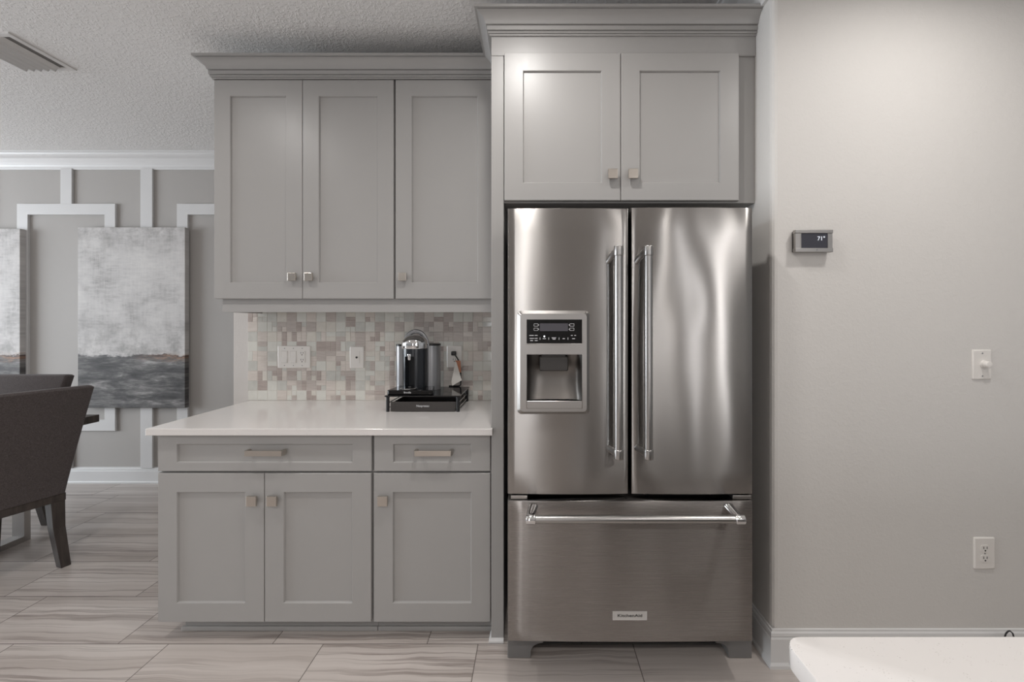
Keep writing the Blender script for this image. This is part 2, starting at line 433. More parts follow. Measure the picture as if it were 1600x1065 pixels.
# ================================================================ CABINETS
YU, YB = 2.13, 1.812         # door faces: wall cabinets, base cabinets
XL, XP = -1.606, -0.184      # left end of both runs, left face of tall panel
ST = 0.082
def shaker(x0, x1, z0, z1, yf, st=ST, rl=ST, th=0.020, rec=0.009):
    R = []
    for ix, iz, y in ((0, 0, yf+th), (0, 0, yf+0.002), (0.0018, 0.0018, yf), (st-0.0015, rl-0.0015, yf), (st+0.0005, rl+0.0005, yf+0.0025), (st+0.003, rl+0.003, yf+rec)):
        R.append([(x0+ix, y, z0+iz), (x1-ix, y, z0+iz), (x1-ix, y, z1-iz), (x0+ix, y, z1-iz)])
    return loops(new(), R, cap_last=True, cap_first=True)
def knob(px, py, yf, parent, s=0.040):
    yk = yf-0.026
    x, z = PX(px, yk), PZ(py, yk)
    bm = new()
    box(bm, x-s/2, x+s/2, yk, yk+0.011, z-s/2, z+s/2, 0.0016, 2)
    cyl(bm, (x, yk+0.010, z), (x, yf-0.0015, z), 0.009, 0.009, 20)
    cyl(bm, (x, yf-0.0035, z), (x, yf, z), 0.013, 0.013, 20)
    return obj('knob', bm, M['nickel'], parent)
def pull(x0, x1, py, yf, parent):
    yk = yf-0.034; z = PZ(py, yk); h = 0.011
    pts = [(x0, yf), (x0, yk+0.006), (x0+0.004, yk), (x1-0.004, yk), (x1, yk+0.006), (x1, yf), (x1-0.012, yf), (x1-0.012, yk+0.012), (x1-0.016, yk+0.008), (x0+0.016, yk+0.008), (x0+0.012, yk+0.012), (x0+0.012, yf)]
    bm = prism(new(), pts, z-h, z+h, 'Z', bev=0.0008)
    return obj('handle', bm, M['nickel'], parent)
ux = lambda px: PX(px, YU)
uz0, uz1 = PZ(466.5, YU), PZ(124.5, YU)
# --- wall cabinets
def wall_cab(xa, xb, doors, label):
    t = thing('wall_cabinet', label, 'cabinet', ((xa+xb)/2, YW-0.16, uz0))
    bm = new(); box(bm, xa, xb, YU+0.020, YW-0.001, uz0+0.002, 2.645, 0.001, 1)
    obj('body', bm, M['cab'], t)
    for (x0, x1, kx) in doors:
        d = obj('door', shaker(x0, x1, uz0, uz1, YU, ST, ST), M['cab'], t)
        knob(kx, 432, YU, d)
    return t
XS = ux(616.5)
wall_cab(XL, XS-0.0005, [(XL, ux(472.5)-0.001, 455), (ux(472.5)+0.001, ux(615), 481)], 'grey double-door wall cabinet at the left end, above the switch plate')
wall_cab(XS+0.0005, XP-0.001, [(ux(618), -0.2025, 628)], 'grey single-door wall cabinet above the coffee machine')
# light rail under the wall cabinets
bm = new(); zr = PZ(487.5, 2.152)
LR = [(0, 0), (0.018, 0), (0.018, uz0-zr), (0, uz0-zr)]
sweep_plan(bm, [(-1.560, YW-0.012), (-1.560, 2.170), (XP-0.001, 2.170)], LR, zr)
tag(obj('light_rail', bm, M['cab']), 'grey valance strip running under the wall cabinets above the backsplash', 'valance')
# --- base cabinets
bx = lambda px: PX(px, YB); bz = lambda py: PZ(py, YB)
ZT = 0.884; ZK = bz(971.5)
def base_cab(xa, xb, kick0, doors, drawer, label):
    t = thing('base_cabinet', label, 'cabinet', ((xa+xb)/2, 2.13, 0))
    obj('body', box(new(), xa, xb, YB+0.020, YW-0.001, ZK+0.004, ZT, 0.001, 1), M['cab'], t)
    kb = new(); box(kb, kick0, xb, 1.885, YW-0.03, 0, ZK+0.006, 0.001, 1)
    box(kb, kick0-(0.010 if kick0 < -1 else 0), xb, 1.873, 1.886, 0, 0.020, 0.004, 2)
    obj('toe_kick', kb, M['cab'], t)
    for (x0, x1, kx) in doors:
        d = obj('door', shaker(x0, x1, ZK, bz(739), YB), M['cab'], t)
        knob(kx, 783.5, YB, d, 0.042)
    x0, x1, h0, h1 = drawer
    d = obj('drawer', shaker(x0, x1, bz(736), bz(680), YB, ST, 0.038), M['cab'], t)
    pull(h0, h1, 708.5, YB, d)
    return t
XM = bx(582)
yk = YB-0.034
base_cab(XL, XM-0.0005, -1.548, [(XL, bx(413)-0.0012, 391.5), (bx(413)+0.0012, bx(580), 423.5)], (XL, bx(580.5), PX(380, yk), PX(441, yk)),
         'grey double-door base cabinet with one wide drawer, left end of the counter')
base_cab(XM+0.0005, XP-0.001, XM+0.0005, [(bx(584), -0.188, 597)], (bx(584.5), -0.188, PX(646, yk), PX(706, yk)),
         'grey single-door base cabinet with a short drawer beside the tall panel')
# --- countertop
bm = new(); box(bm, -1.638, XP-0.001, 1.83, YW-0.001, ZT, 0.914)
pol = [(-1.638, 1.788), (-0.1765, 1.788), (-0.1765, 1.8105), (XP-0.001, 1.8105), (XP-0.001, YW-0.001), (-1.638, YW-0.001)]
bm.free(); bm = prism(new(), pol, ZT+0.0005, 0.914, 'Z', bev=0.0025)
tag(obj('countertop', bm, M['quartz']), 'white quartz countertop on the grey base cabinets', 'countertop')
# --- tall end panel
tp = thing('end_panel', 'tall narrow grey end panel between the counter and the refrigerator', 'panel', (-0.158, 2.1, 0))
XPR = -0.131
obj('panel', box(new(), XP, XPR, YB, YW-0.001, 0, 2.4965, 0.0015, 2), M['cab'], tp)
obj('shoe', sweep_plan(new(), [(XP, 1.86), (XP, YB), (XPR, YB)], [(0, 0), (0.010, 0), (0.010, 0.008), (0.004, 0.018), (0, 0.018)], 0), M['white'], tp)
# --- cabinet over the refrigerator
oc = thing('refrigerator_cabinet', 'grey double-door cabinet set directly above the refrigerator', 'cabinet', (0.40, 2.1, 1.872))
YO = 1.800
b_ = new(); box(b_, XPR+0.001, XR-0.001, YO+0.021, YW-0.001, 1.872, 2.60, 0.001, 1)
box(b_, XP, XR-0.001, YB, YW-0.001, 2.4975, 2.640, 0.0015, 1)
obj('body', b_, M['cab'], oc)
ox = lambda px: PX(px, YO)
oz0, oz1 = PZ(313, YO), PZ(82.5, YO)
for x0, x1, kx in ((ox(788), ox(970)-0.0012, 958), (ox(970)+0.0012, ox(1155), 990)):
    d = obj('door', shaker(x0, x1, oz0, oz1, YO, 0.080, 0.076), M['cab'], oc)
    knob(kx, 270.5, YO, d, 0.040)
# --- crown on the cabinets
CP = [(0, 0), (0.007, 0), (0.007, 0.006), (0.005, 0.0075), (0.012, 0.0085), (0.0135, 0.012), (0.0125, 0.0145), (0.009, 0.0155), (0.009, 0.0175), (0.017, 0.0185), (0.017, 0.036), (0.012, 0.0372), (0.012, 0.0395), (0.021, 0.0405), (0.0225, 0.0435),
      (0.024, 0.048), (0.027, 0.055), (0.032, 0.063), (0.039, 0.070), (0.047, 0.0755), (0.055, 0.0785), (0.052, 0.0800), (0.0520, 0.0815), (0.064, 0.0825), (0.065, 0.092), (0, 0.092)]
ZCR = 2.579
bm = sweep_plan(new(), [(XL, YW-0.001), (XL, YU), (XP, YU), (XP, YB), (XR-0.001, YB)], CP, ZCR)
tag(obj('crown_molding', bm, M['cab'], smooth=28), 'grey stepped crown moulding along the tops of the cabinets', 'moulding')

# ================================================================ BACKSPLASH
bm = new(); box(bm, -1.648, XP-0.001, 2.4440, YW-0.0005, 0.9145, uz0-0.001, 0, mi=0)
cs = 0.0563
def tile(x0, x1, z0, z1, mi):
    g = 0.0008; x1 = min(x1, XP-0.001); z1 = min(z1, uz0-0.001)
    if x1-x0 < 0.006 or z1-z0 < 0.006: return
    yf = 2.4427 - random.random()*0.0006
    tl = random.uniform(-1, 1)*0.0003; tr = random.uniform(-1, 1)*0.0003
    A = [(x0+g, 2.446, z0+g), (x1-g, 2.446, z0+g), (x1-g, 2.446, z1-g), (x0+g, 2.446, z1-g)]
    B = [(x0+g, yf+0.0012, z0+g), (x1-g, yf+0.0012, z0+g), (x1-g, yf+0.0012, z1-g), (x0+g, yf+0.0012, z1-g)]
    h = g+0.0012
    C = [(x0+h, yf+tl, z0+h), (x1-h, yf+tr, z0+h), (x1-h, yf+tr*0.6, z1-h), (x0+h, yf+tl*0.6, z1-h)]
    loops(bm, [A, B, C], mi=mi)
def pick(big):
    return random.choices(range(1, 7), weights=(30, 12, 16, 16, 3, 10) if big else (10, 8, 24, 20, 18, 10))[0]
nx = int(1.47/cs)+1
for j in range(11):
    for i in range(nx):
        x0, z0 = -1.648+i*cs, 0.9155+j*cs; x1, z1 = x0+cs, z0+cs; xm, zm = (x0+x1)/2, (z0+z1)/2
        if z0 > uz0-0.002: continue
        k = random.random()
        if k < 0.50: tile(x0, x1, z0, z1, pick(True))
        elif k < 0.63: tile(x0, x1, z0, zm, pick(False)); tile(x0, x1, zm, z1, pick(False))
        elif k < 0.76: tile(x0, xm, z0, z1, pick(False)); tile(xm, x1, z0, z1, pick(False))
        elif k < 0.84:
            tile(x0, xm, z0, z1, pick(False)); tile(xm, x1, z0, zm, pick(False)); tile(xm, x1, zm, z1, pick(False))
        elif k < 0.94:
            tile(x0, x1, zm, z1, pick(False)); tile(x0, xm, z0, zm, pick(False)); tile(xm, x1, z0, zm, pick(False))
        else:
            for a, b in ((x0, xm), (xm, x1)):
                for c, d in ((z0, zm), (zm, z1)): tile(a, b, c, d, pick(False))
tag(obj('tile_backsplash', bm, [M['grout']]+TILES), 'mosaic tile backsplash of white glass and mauve stone squares', 'backsplash')

# ================================================================ REFRIGERATOR
YF = 1.575
fx = lambda px, y=YF: PX(px, y); fz = lambda py, y=YF: PZ(py, y)
fr = thing('refrigerator', 'stainless steel french-door refrigerator with a water dispenser and bottom drawer', 'refrigerator', (0.356, 2.0, 0))
X0, X1 = fx(793), fx(1177)
ZD0, ZD1 = fz(772.5), fz(323.5)
bm = new(); box(bm, X0+0.006, X1-0.006, 1.664, 2.40, 0.122, 1.775, 0.004, 2)
obj('case', bm, M['frbody'], fr)
bm = new(); box(bm, X0+0.012, X1-0.012, 1.652, 1.668, 0.19, 1.77)
obj('gasket', bm, M['gasket'], fr)
def door_panel(x0, x1, z0, z1, bulge, hole=None, th=0.078):
    """steel door skin, gently convex across its width, rounded edges, with an optional rectangular opening"""
    xs = [x0+(x1-x0)*k/16 for k in range(17)]; zs = [z0+(z1-z0)*k/12 for k in range(13)]
    e = 0.0035
    xs += [x0+e*0.35, x0+e, x1-e*0.35, x1-e]; zs += [z0+e*0.35, z0+e, z1-e*0.35, z1-e]
    if hole:
        xs = [x for x in xs if min(abs(x-hole[0]), abs(x-hole[1])) > 0.008] + [hole[0], hole[1]]
        zs = [z for z in zs if min(abs(z-hole[2]), abs(z-hole[3])) > 0.012] + [hole[2], hole[3]]
    xs = sorted(xs); zs = sorted(zs)
    def yy(x, z):
        u = (2*x-x0-x1)/(x1-x0)
        y = YF + bulge*u*u
        for d in (x-x0, x1-x, z-z0, z1-z):
            if d < e: y += e*(1-math.sqrt(max(0, 1-(1-d/e)**2)))
        return y
    tb = bmesh.new()
    G = [[tb.verts.new((x, yy(x, z), z)) for z in zs] for x in xs]
    for i in range(len(xs)-1):
        for j in range(len(zs)-1):
            if hole and hole[0]-1e-6 <= xs[i] and xs[i+1] <= hole[1]+1e-6 and hole[2]-1e-6 <= zs[j] and zs[j+1] <= hole[3]+1e-6: continue
            tb.faces.new((G[i][j], G[i+1][j], G[i+1][j+1], G[i][j+1]))
    for v in [v for v in tb.verts if not v.link_faces]: tb.verts.remove(v)
    per = []
    n, m = len(xs), len(zs)
    per += [G[i][0] for i in range(n)] + [G[n-1][j] for j in range(1, m)] + [G[i][m-1] for i in range(n-2, -1, -1)] + [G[0][j] for j in range(m-2, 0, -1)]
    back = [tb.verts.new((v.co.x, YF+th, v.co.z)) for v in per]
    for k in range(len(per)):
        q = (k+1) % len(per); tb.faces.new((per[k], back[k], back[q], per[q]))
    tb.faces.new(back)
    bmesh.ops.recalc_face_normals(tb, faces=tb.faces)
    bm = new(); merge(bm, tb); return bm
hx0, hx1 = fx(820), fx(911); hz0, hz1 = fz(640), fz(496)
dl = obj('door', door_panel(X0, fx(982), ZD0, ZD1-0.003, 0.006, (hx0, hx1, hz0, hz1)), M['steelL'], fr, smooth=40)
dl['label'] = 'steel door with the water dispenser'
dr = obj('door', door_panel(fx(987), X1, ZD0, ZD1, 0.006), M['steelR'], fr, smooth=40)
dw = obj('freezer_drawer', door_panel(X0, X1, fz(1003), fz(782.5), 0.005), M['steelD'], fr, smooth=40)
# handles
def handle_v(px, parent):
    yb_ = YF-0.062; x = PX(px, yb_); za, zb_ = PZ(717, yb_), PZ(384, yb_)
    bm = new(); cyl(bm, (x, yb_, za+0.030), (x, yb_, zb_-0.030), 0.0150, n=32)
    obj('handle', bm, M['bar'], parent, smooth=40)
    for z, s in ((za, 1), (zb_, -1)):
        bm = new()
        cyl(bm, (x, yb_, z), (x, yb_, z+s*0.036), 0.0172, n=32, bev=0.003)
        cyl(bm, (x, yb_, z+s*0.028), (x, yb_, z+s*0.031), 0.0182, n=32)
        pts = []
        for k in range(9):
            t = k/8; pts.append((x-0.028*t**1.4, yb_+0.072*t, z+s*(0.016+(0.030 if s < 0 else 0.004)*t**2.2)))
        tube(bm, pts, [(0.012-0.004*k/8, 0.015-0.003*k/8) for k in range(9)], 16)
        obj('handle_bracket', bm, M['bar'], parent, smooth=40)
handle_v(966.5, dl); handle_v(1013, dr)
yb_ = YF-0.066; zh = PZ(811, yb_); xa, xb = PX(822, yb_), PX(1163, yb_)
bm = new(); cyl(bm, (xa+0.030, yb_, zh), (xb-0.030, yb_, zh), 0.0140, n=32)
obj('handle', bm, M['bar'], dw, smooth=40)
for x, s in ((xa, 1), (xb, -1)):
    bm = new()
    cyl(bm, (x, yb_, zh), (x+s*0.034, yb_, zh), 0.0168, n=32, bev=0.003)
    cyl(bm, (x+s*0.028, yb_, zh), (x+s*0.031, yb_, zh), 0.0178, n=32)
    tube(bm, [(x+s*(0.014+0.012*(k/8)**2), yb_+0.068*k/8, zh+0.020*(k/8)**2) for k in range(9)], [(0.014+0.004*k/8, 0.0105) for k in range(9)], 16)
    obj('handle_bracket', bm, M['chrome'], dw, smooth=40)
# badge
xb0, xb1, zb0, zb1 = fx(957), fx(1011), fz(968), fz(954.5)
yq = YF-0.0022
bm = new()
R = [[(xb0+i, y, zb0+i) , (xb1-i, y, zb0+i), (xb1-i, y, zb1-i), (xb0+i, y, zb1-i)] for i, y in ((0, YF+0.001), (0.0004, yq), (0.0022, yq), (0.0028, yq+0.0008))]
loops(bm, R)
obj('badge', bm, plain('pale_badge_metal', (198, 195, 192), 0.45, metal=0.15), dw)
bm = text_bm('KitchenAid', 0.0145, (xb0+xb1)/2, yq+0.0006, (zb0+zb1)/2+0.0004, 1.42, 0.0004, 0.00018)
obj('badge_lettering', bm, M['ink'], dw)
# feet, kick and hinge covers
def foot(xo, s):
    YFT = 1.722
    P = [(0, 0), (0.090, 0), (0.094, 0.004), (0.096, 0.030), (0.103, 0.046), (0.118, 0.056), (0.145, 0.062), (0.145, 0.1205), (0, 0.1205)]
    bm = prism(new(), [(xo+s*a, b+0.0005) for a, b in P], YFT, YFT+0.10, 'Y', bev=0.003)
    obj('foot', bm, M['foot'], fr)
foot(PX(793, 1.722), 1); foot(PX(1175, 1.722), -1)
bm = new(); box(bm, X0+0.05, X1-0.05, 1.79, 1.805, 0.012, 0.125)
obj('kick_grille', bm, M['bplast'], fr)
for a, b in ((798, 824), (1145, 1174)):
    bm = new(); y = YF+0.012
    box(bm, PX(a, y), PX(b, y), y, y+0.07, PZ(779.5, y), PZ(774.0, y)+0.001, 0.002, 2)
    obj('hinge_cover', bm, M['steelB'], fr)
# dispenser (sub-parts of the left door)
bo = [fx(808), fx(921), fz(646.5), fz(485)]
yo = YF-0.014
def ring(ins, y, r=0.010, b=bo, n=5): return [(x, y, z) for x, z in rrect(b[0]+ins, b[1]-ins, b[2]+ins, b[3]-ins, r, n)]
bm = new()
# chamfered bezel plate with two openings, built from strips between inner and outer rings
inner = 0.0165
loops(bm, [ring(0, YF+0.005, 0.016), ring(0.0005, YF-0.002, 0.016), ring(0.0115, yo, 0.013), ring(inner, yo, 0.008)], cap_last=False)
ix0, ix1, iz0, iz1 = bo[0]+inner, bo[1]-inner, bo[2]+inner, bo[3]-inner
px0, px1 = fx(823), fx(909); pz0, pz1 = fz(536.5), fz(499); cz0, cz1 = fz(625), fz(553)
tz0, tz1 = fz(637), fz(625)
def flat(x0, x1, z0, z1, y=yo): 
    loops(bm, [[(x0, y, z0), (x1, y, z0), (x1, y, z1), (x0, y, z1)]])
for a in ((ix0-0.002, px0, iz0, iz1), (px1, ix1+0.002, iz0, iz1), (px0, px1, pz1, iz1+0.002), (px0, px1, cz1, pz0), (px0, px1, iz0-0.002, tz0)):
    box(bm, a[0], a[1], yo+0.0003, yo+0.004, a[2], a[3])
box(bm, px0-0.0005, px1+0.0005, yo-0.0015, yo+0.003, pz0-0.003, pz0+0.0012, 0.001, 2)   # bright lip under the control panel
box(bm, px1-0.0005, px1+0.002, yo-0.001, yo+0.003, pz0, pz1, 0.0008, 2)
box(bm, px1-0.0005, px1+0.002, yo-0.001, yo+0.003, tz0, cz1, 0.0008, 2)
box(bm, px0-0.002, px0+0.0005, yo-0.001, yo+0.003, tz0, cz1, 0.0008, 2)
obj('dispenser_bezel', bm, M['steelB'], dl, smooth=25)
bm = new(); box(bm, px0-0.001, px1+0.001, yo+0.0015, yo+0.010, pz0, pz1+0.001)
obj('control_panel', bm, M['bglass'], dl)
yc = yo+0.0010
def pr(a, b, c, d): return (PX(a, yc), PX(b, yc), PZ(d, yc), PZ(c, yc))
bm = new(); a = pr(843.5, 887.5, 505, 517); box(bm, a[0], a[1], yc, yc+0.0006, a[2], a[3])
obj('display', bm, M['display'], dl)
for a_, b_2, c_, d_ in ((834, 841, 505.3, 509.6), (834, 841, 512, 516.3), (890, 897.2, 505.3, 509.6), (890, 897.2, 512, 516.3)):
    bm = new(); a = pr(a_, b_2, c_, d_); w = 0.0011
    R = [[(x, y, z) for x, z in rrect(a[0]+i, a[1]-i, a[2]+i, a[3]-i, 0.002, 3)] for i, y in ((0, yc+0.0008), (0, yc), (w, yc), (w, yc+0.0008))]
    loops(bm, R, cap_last=False)
    xm = a[1] if a_ < 860 else a[0]; sg = 1 if a_ < 860 else -1; zm = (a[2]+a[3])/2
    prism(bm, [(xm, zm-0.0022), (xm+sg*0.004, zm), (xm, zm+0.0022)], yc, yc+0.0006, 'Y')
    obj('button_outline', bm, M['mark'], dl)
bm = new()
for a_, b_2, y_ in ((827, 834, 523.8), (835.5, 840, 523.8), (827.5, 834.5, 528.4), (835.5, 840, 528.4), (828.5, 833, 531.8), (835.5, 840, 531.8), (848, 853, 528.8), (862, 869, 527.6), (863.5, 868, 529.6), (879, 882.5, 528.8), (892, 895, 523.8), (897.5, 900, 523.8), (894, 898.5, 528.8)):
    a = pr(a_, b_2, y_-0.55, y_+0.55); box(bm, a[0], a[1], yc, yc+0.0005, a[2], a[3])
for x_ in (843.8, 857.4, 873.5, 887.5):
    a = pr(x_-0.4, x_+0.4, 527, 530.5); box(bm, a[0], a[1], yc, yc+0.0005, a[2], a[3])
obj('panel_marking', bm, M['mark'], dl)
bm = new(); x_, z_ = PX(850.5, yc), PZ(525.2, yc); cyl(bm, (x_, yc-0.0004, z_), (x_, yc+0.001, z_), 0.0026, n=16)
obj('status_light', bm, M['led'], dl)
# cavity: curved scoop behind the bezel
bm = new(); tb = bmesh.new(); N = 18; rows = []
H = cz1-cz0
for j in range(13):
    z = cz0+H*j/12 + (0.002 if j == 12 else 0)
    dep = 0.052*(0.62+0.38*math.sin(math.pi*min(1, j/12*0.95+0.05)))
    rows.append([tb.verts.new((px0-0.001+(px1-px0+0.002)*i/N, yo+0.003+dep*(max(0, 1-abs(2*i/N-1)**3.2))**0.5, z)) for i in range(N+1)])
for j in range(12):
    for i in range(N): tb.faces.new((rows[j][i], rows[j][i+1], rows[j+1][i+1], rows[j+1][i]))
tb.faces.new(list(reversed(rows[0]))); tb.faces.new(rows[-1])
bmesh.ops.recalc_face_normals(tb, faces=tb.faces); bmesh.ops.reverse_faces(tb, faces=tb.faces); merge(bm, tb)
obj('dispenser_cavity', bm, M['cavity'], dl, smooth=50)
bm = new()
box(bm, PX(846, yo), PX(884, yo), yo+0.010, yo+0.040, PZ(558, yo), cz1-0.001, 0.003, 2)
Rp = rrect(PX(843, yo+0.008), PX(888, yo+0.008), PZ(579.5, yo+0.008), PZ(556.5, yo+0.008), 0.006, 4)
loops(bm, [[(x, yo+0.030, z) for x, z in Rp], [(x, yo+0.012, z) for x, z in Rp], [(x*0.93+0.07*fx(865.5), yo+0.008, z*0.9+0.1*fz(568)) for x, z in Rp]], cap_first=True)
obj('dispenser_paddle', bm, M['dgrey'], dl, smooth=35)
bm = new()
tr = rrect(px0-0.0005, px1+0.0005, tz0, tz1, 0.003, 3)
loops(bm, [[(x, yo+0.05, z) for x, z in tr], [(x, yo+0.0008, z) for x, z in tr], [(x*0.985+0.015*fx(866), yo-0.0008, z*0.9+0.1*fz(631)) for x, z in tr]], cap_first=True)
obj('drip_tray', bm, M['steelB'], dl, smooth=35)

# ================================================================ COFFEE CORNER
ZS = 0.9145
YS0, YS1 = 2.13, 2.425
sx0, sx1 = PX(602.5, YS0), PX(718, YS0); zg = PZ(618.5, YS0)
st = thing('pod_drawer_stand', 'black glass-topped pod drawer on the counter, under the coffee machine', 'drawer stand', ((sx0+sx1)/2, 2.28, ZS))
bm = new(); box(bm, sx0-0.004, sx1+0.004, YS0-0.006, YS1+0.006, zg-0.003, zg+0.003, 0.0014, 2)
obj('glass_top', bm, M['smoke'], st)
for x in (sx0+0.009, sx1-0.009):
    for y in (YS0+0.006, YS1-0.006):
        bm = new(); cyl(bm, (x, y, ZS), (x, y, zg-0.006), 0.0085, n=20)
        cyl(bm, (x, y, zg-0.007), (x, y, zg-0.003), 0.0105, n=20)
        o = obj('post', bm, M['bplast'], st, smooth=40)
bm = new()
for x in (sx0+0.009, sx1-0.009):
    for z in (ZS+0.016, ZS+0.042):
        cyl(bm, (x, YS0+0.006, z), (x, YS1-0.006, z), 0.0028, n=12)
for z in (ZS+0.042,):
    cyl(bm, (sx0+0.009, YS1-0.006, z), (sx1-0.009, YS1-0.006, z), 0.0028, n=12)
obj('side_rail', bm, M['chrome'], st, smooth=40)
bm = new(); dx0, dx1 = sx0+0.024, sx1-0.022; dz1 = PZ(627.5, YS0)
box(bm, dx0, dx1, YS0, YS0+0.010, ZS+0.002, dz1, 0.0015, 2)
box(bm, dx0+0.004, dx1-0.004, YS0+0.010, YS1-0.02, ZS+0.004, ZS+0.008)
box(bm, dx0+0.004, dx0+0.007, YS0+0.010, YS1-0.02, ZS+0.008, dz1-0.006); box(bm, dx1-0.007, dx1-0.004, YS0+0.010, YS1-0.02, ZS+0.008, dz1-0.006)
box(bm, dx0+0.004, dx1-0.004, YS1-0.023, YS1-0.02, ZS+0.008, dz1-0.006)
dd = obj('drawer', bm, M['drawerf'], st)
obj('drawer_lettering', text_bm('Nespresso', 0.0150, (dx0+dx1)/2, YS0-0.0004, PZ(634, YS0), 1.0, 0.0004, 0.0001), M['mark'], dd)
# machine
ZM = zg+0.0032
cxm, cym = PX(646, 2.235), 2.262
cm = thing('coffee_machine', 'black capsule coffee machine with chrome domed head standing on the pod drawer', 'coffee machine', (cxm, cym, ZM))
bm = new()
bl = [(PX(605, 2.15), 2.150), (PX(607, 2.146), 2.144), (PX(675, 2.146), 2.144), (PX(677, 2.15), 2.150), (cxm+0.098, 2.29), (cxm+0.05, 2.36), (cxm-0.06, 2.36), (cxm-0.098, 2.29)]
prism(bm, bl, ZM, ZM+0.024, 'Z', bev=0.004)
obj('base', bm, M['bglass'], cm)
obj('base_lettering', text_bm('Breville', 0.0125, PX(636.5, 2.143), 2.1436, ZM+0.012, 1.0, 0.0003, 0.0001), M['mark'], cm)
# column: hollowed front niche; cylinder wall with an opening
ZB, ZH = ZM+0.022, PZ(545, 2.20)
r = 0.066
bm = new(); tb = bmesh.new()
a_open0, a_open1 = math.radians(-90-33), math.radians(-90+14)
zo0, zo1 = ZB+0.006, PZ(557, 2.2)
angs = sorted(set([2*math.pi*k/56-math.pi for k in range(56)] + [a_open0, a_open1]))
zsl = [ZB, zo0, zo1, ZH]
G = [[tb.verts.new((cxm+r*math.cos(a), cym+r*math.sin(a), z)) for z in zsl] for a in angs]
n = len(angs)
for i in range(n):
    q = (i+1) % n; am = angs[i]
    for j in range(3):
        if j == 1 and a_open0-1e-6 <= angs[i] < a_open1-1e-6: continue
        tb.faces.new((G[i][j], G[q][j], G[q][j+1], G[i][j+1]))
ins = [i for i in range(n) if a_open0-1e-6 <= angs[i] <= a_open1+1e-6]
# niche walls
lo = [G[i][1] for i in ins]; hi = [G[i][2] for i in ins]
bl0 = tb.verts.new((lo[0].co.x+0.004, cym+0.004, zo0)); bl1 = tb.verts.new((lo[-1].co.x-0.002, cym+0.004, zo0))
bh0 = tb.verts.new((lo[0].co.x+0.004, cym+0.004, zo1)); bh1 = tb.verts.new((lo[-1].co.x-0.002, cym+0.004, zo1))
tb.faces.new(lo+[bl1, bl0]); tb.faces.new(hi+[bh1, bh0])
tb.faces.new((lo[0], bl0, bh0, hi[0])); tb.faces.new((lo[-1], bl1, bh1, hi[-1])); tb.faces.new((bl0, bl1, bh1, bh0))
tb.faces.new([G[i][0] for i in range(n)]); tb.faces.new([G[i][3] for i in range(n)])
bmesh.ops.recalc_face_normals(tb, faces=tb.faces); merge(bm, tb)
obj('column', bm, M['column'], cm, smooth=35)
bm = new()
hd = PZ(517.5, 2.25)-ZH
prof = [(0.0, 0.0), (r+0.0005, 0.0), (r+0.002, 0.004), (r+0.002, hd*0.28)] + [((r+0.002)*math.cos(math.radians(t)), hd*0.28+hd*0.52*math.sin(math.radians(t))) for t in range(8, 91, 8)] + [(0.0, hd*0.80)]
lathe(bm, prof, (cxm, cym, ZH+0.0005), 48)
obj('head', bm, M['chrome'], cm, smooth=40)
bm = new()
pts = [(cxm+(r-0.006)*math.cos(math.radians(a)), cym+0.020, ZH+0.012+(hd*0.86)*math.sin(math.radians(a))) for a in range(0, 181, 9)]
tube(bm, pts, [(0.012, 0.005)]*len(pts), 12)
obj('lever', bm, M['silver'], cm, smooth=40)
bm = new(); xs_ = PX(639, 2.19)
cyl(bm, (xs_, cym-r+0.004, zo1+0.014), (xs_, cym-r+0.004, zo1-0.018), 0.012, 0.008, 20, 0.002)
obj('spout', bm, M['chrome'], cm, smooth=40)
def canister(px0_, px1_, pyt, y, name, mat):
    x0, x1 = PX(px0_, y), PX(px1_, y); zt_ = PZ(pyt, y); rr = (x1-x0)/2; c = ((x0+x1)/2, y+0.012)
    bm = new(); cyl(bm, (c[0], c[1], ZM+0.0005), (c[0], c[1], zt_-0.010), rr, n=40)
    o = obj(name, bm, mat, cm, smooth=40)
    bm = new(); cyl(bm, (c[0], c[1], zt_-0.010), (c[0], c[1], zt_), rr+0.001, n=40, bev=0.003)
    obj(name+'_lid', bm, M['bplast'], cm, smooth=40)
canister(656, 687.5, 536.5, 2.330, 'water_tank', M['silver'])
canister(618.5, 640, 537.5, 2.325, 'capsule_bin', M['silver'])
bm = new(); xc = PX(637, 2.17); lathe(bm, [(0, 0), (0.040, 0), (0.043, 0.003), (0.040, 0.006), (0.030, 0.0065), (0.028, 0.0045), (0, 0.0045)], (xc, 2.186, ZM+0.0242), 40)
obj('cup_rest', bm, M['chrome'], cm, smooth=40)

# ================================================================ WALL PLATES
YT = 2.4424   # face of the tiles
def duplex(t, x, z, y, s=1.0):
    for dz_ in (0.0195*s, -0.0195*s):
        bm = new(); R = rrect(x-0.0165*s, x+0.0165*s, z+dz_-0.0145*s, z+dz_+0.0145*s, 0.008*s, 4)
        loops(bm, [[(a, y+0.0004, b) for a, b in R], [(a, y-0.0015, b) for a, b in R]], cap_first=True)
        o = obj('outlet_socket', bm, M['plate'], t)
        for sx in (-0.0065, 0.0065):
            obj('slot', box(new(), x+sx*s-0.0012, x+sx*s+0.0012, y-0.0019, y-0.001, z+dz_-0.001*s, z+dz_+0.0085*s), M['slot'], o)
        obj('slot', cyl(new(), (x, y-0.001, z+dz_-0.0075*s), (x, y-0.0019, z+dz_-0.0075*s), 0.0030*s, n=12), M['slot'], o)
def plate_mesh(x0, x1, z0, z1, y):
    R = [[(a, yy, b) for a, b in rrect(x0+i, x1-i, z0+i, z1-i, 0.004, 3)] for i, yy in ((0, y), (0.0002, y-0.003), (0.0035, y-0.0055))]
    return loops(new(), R, cap_first=True)
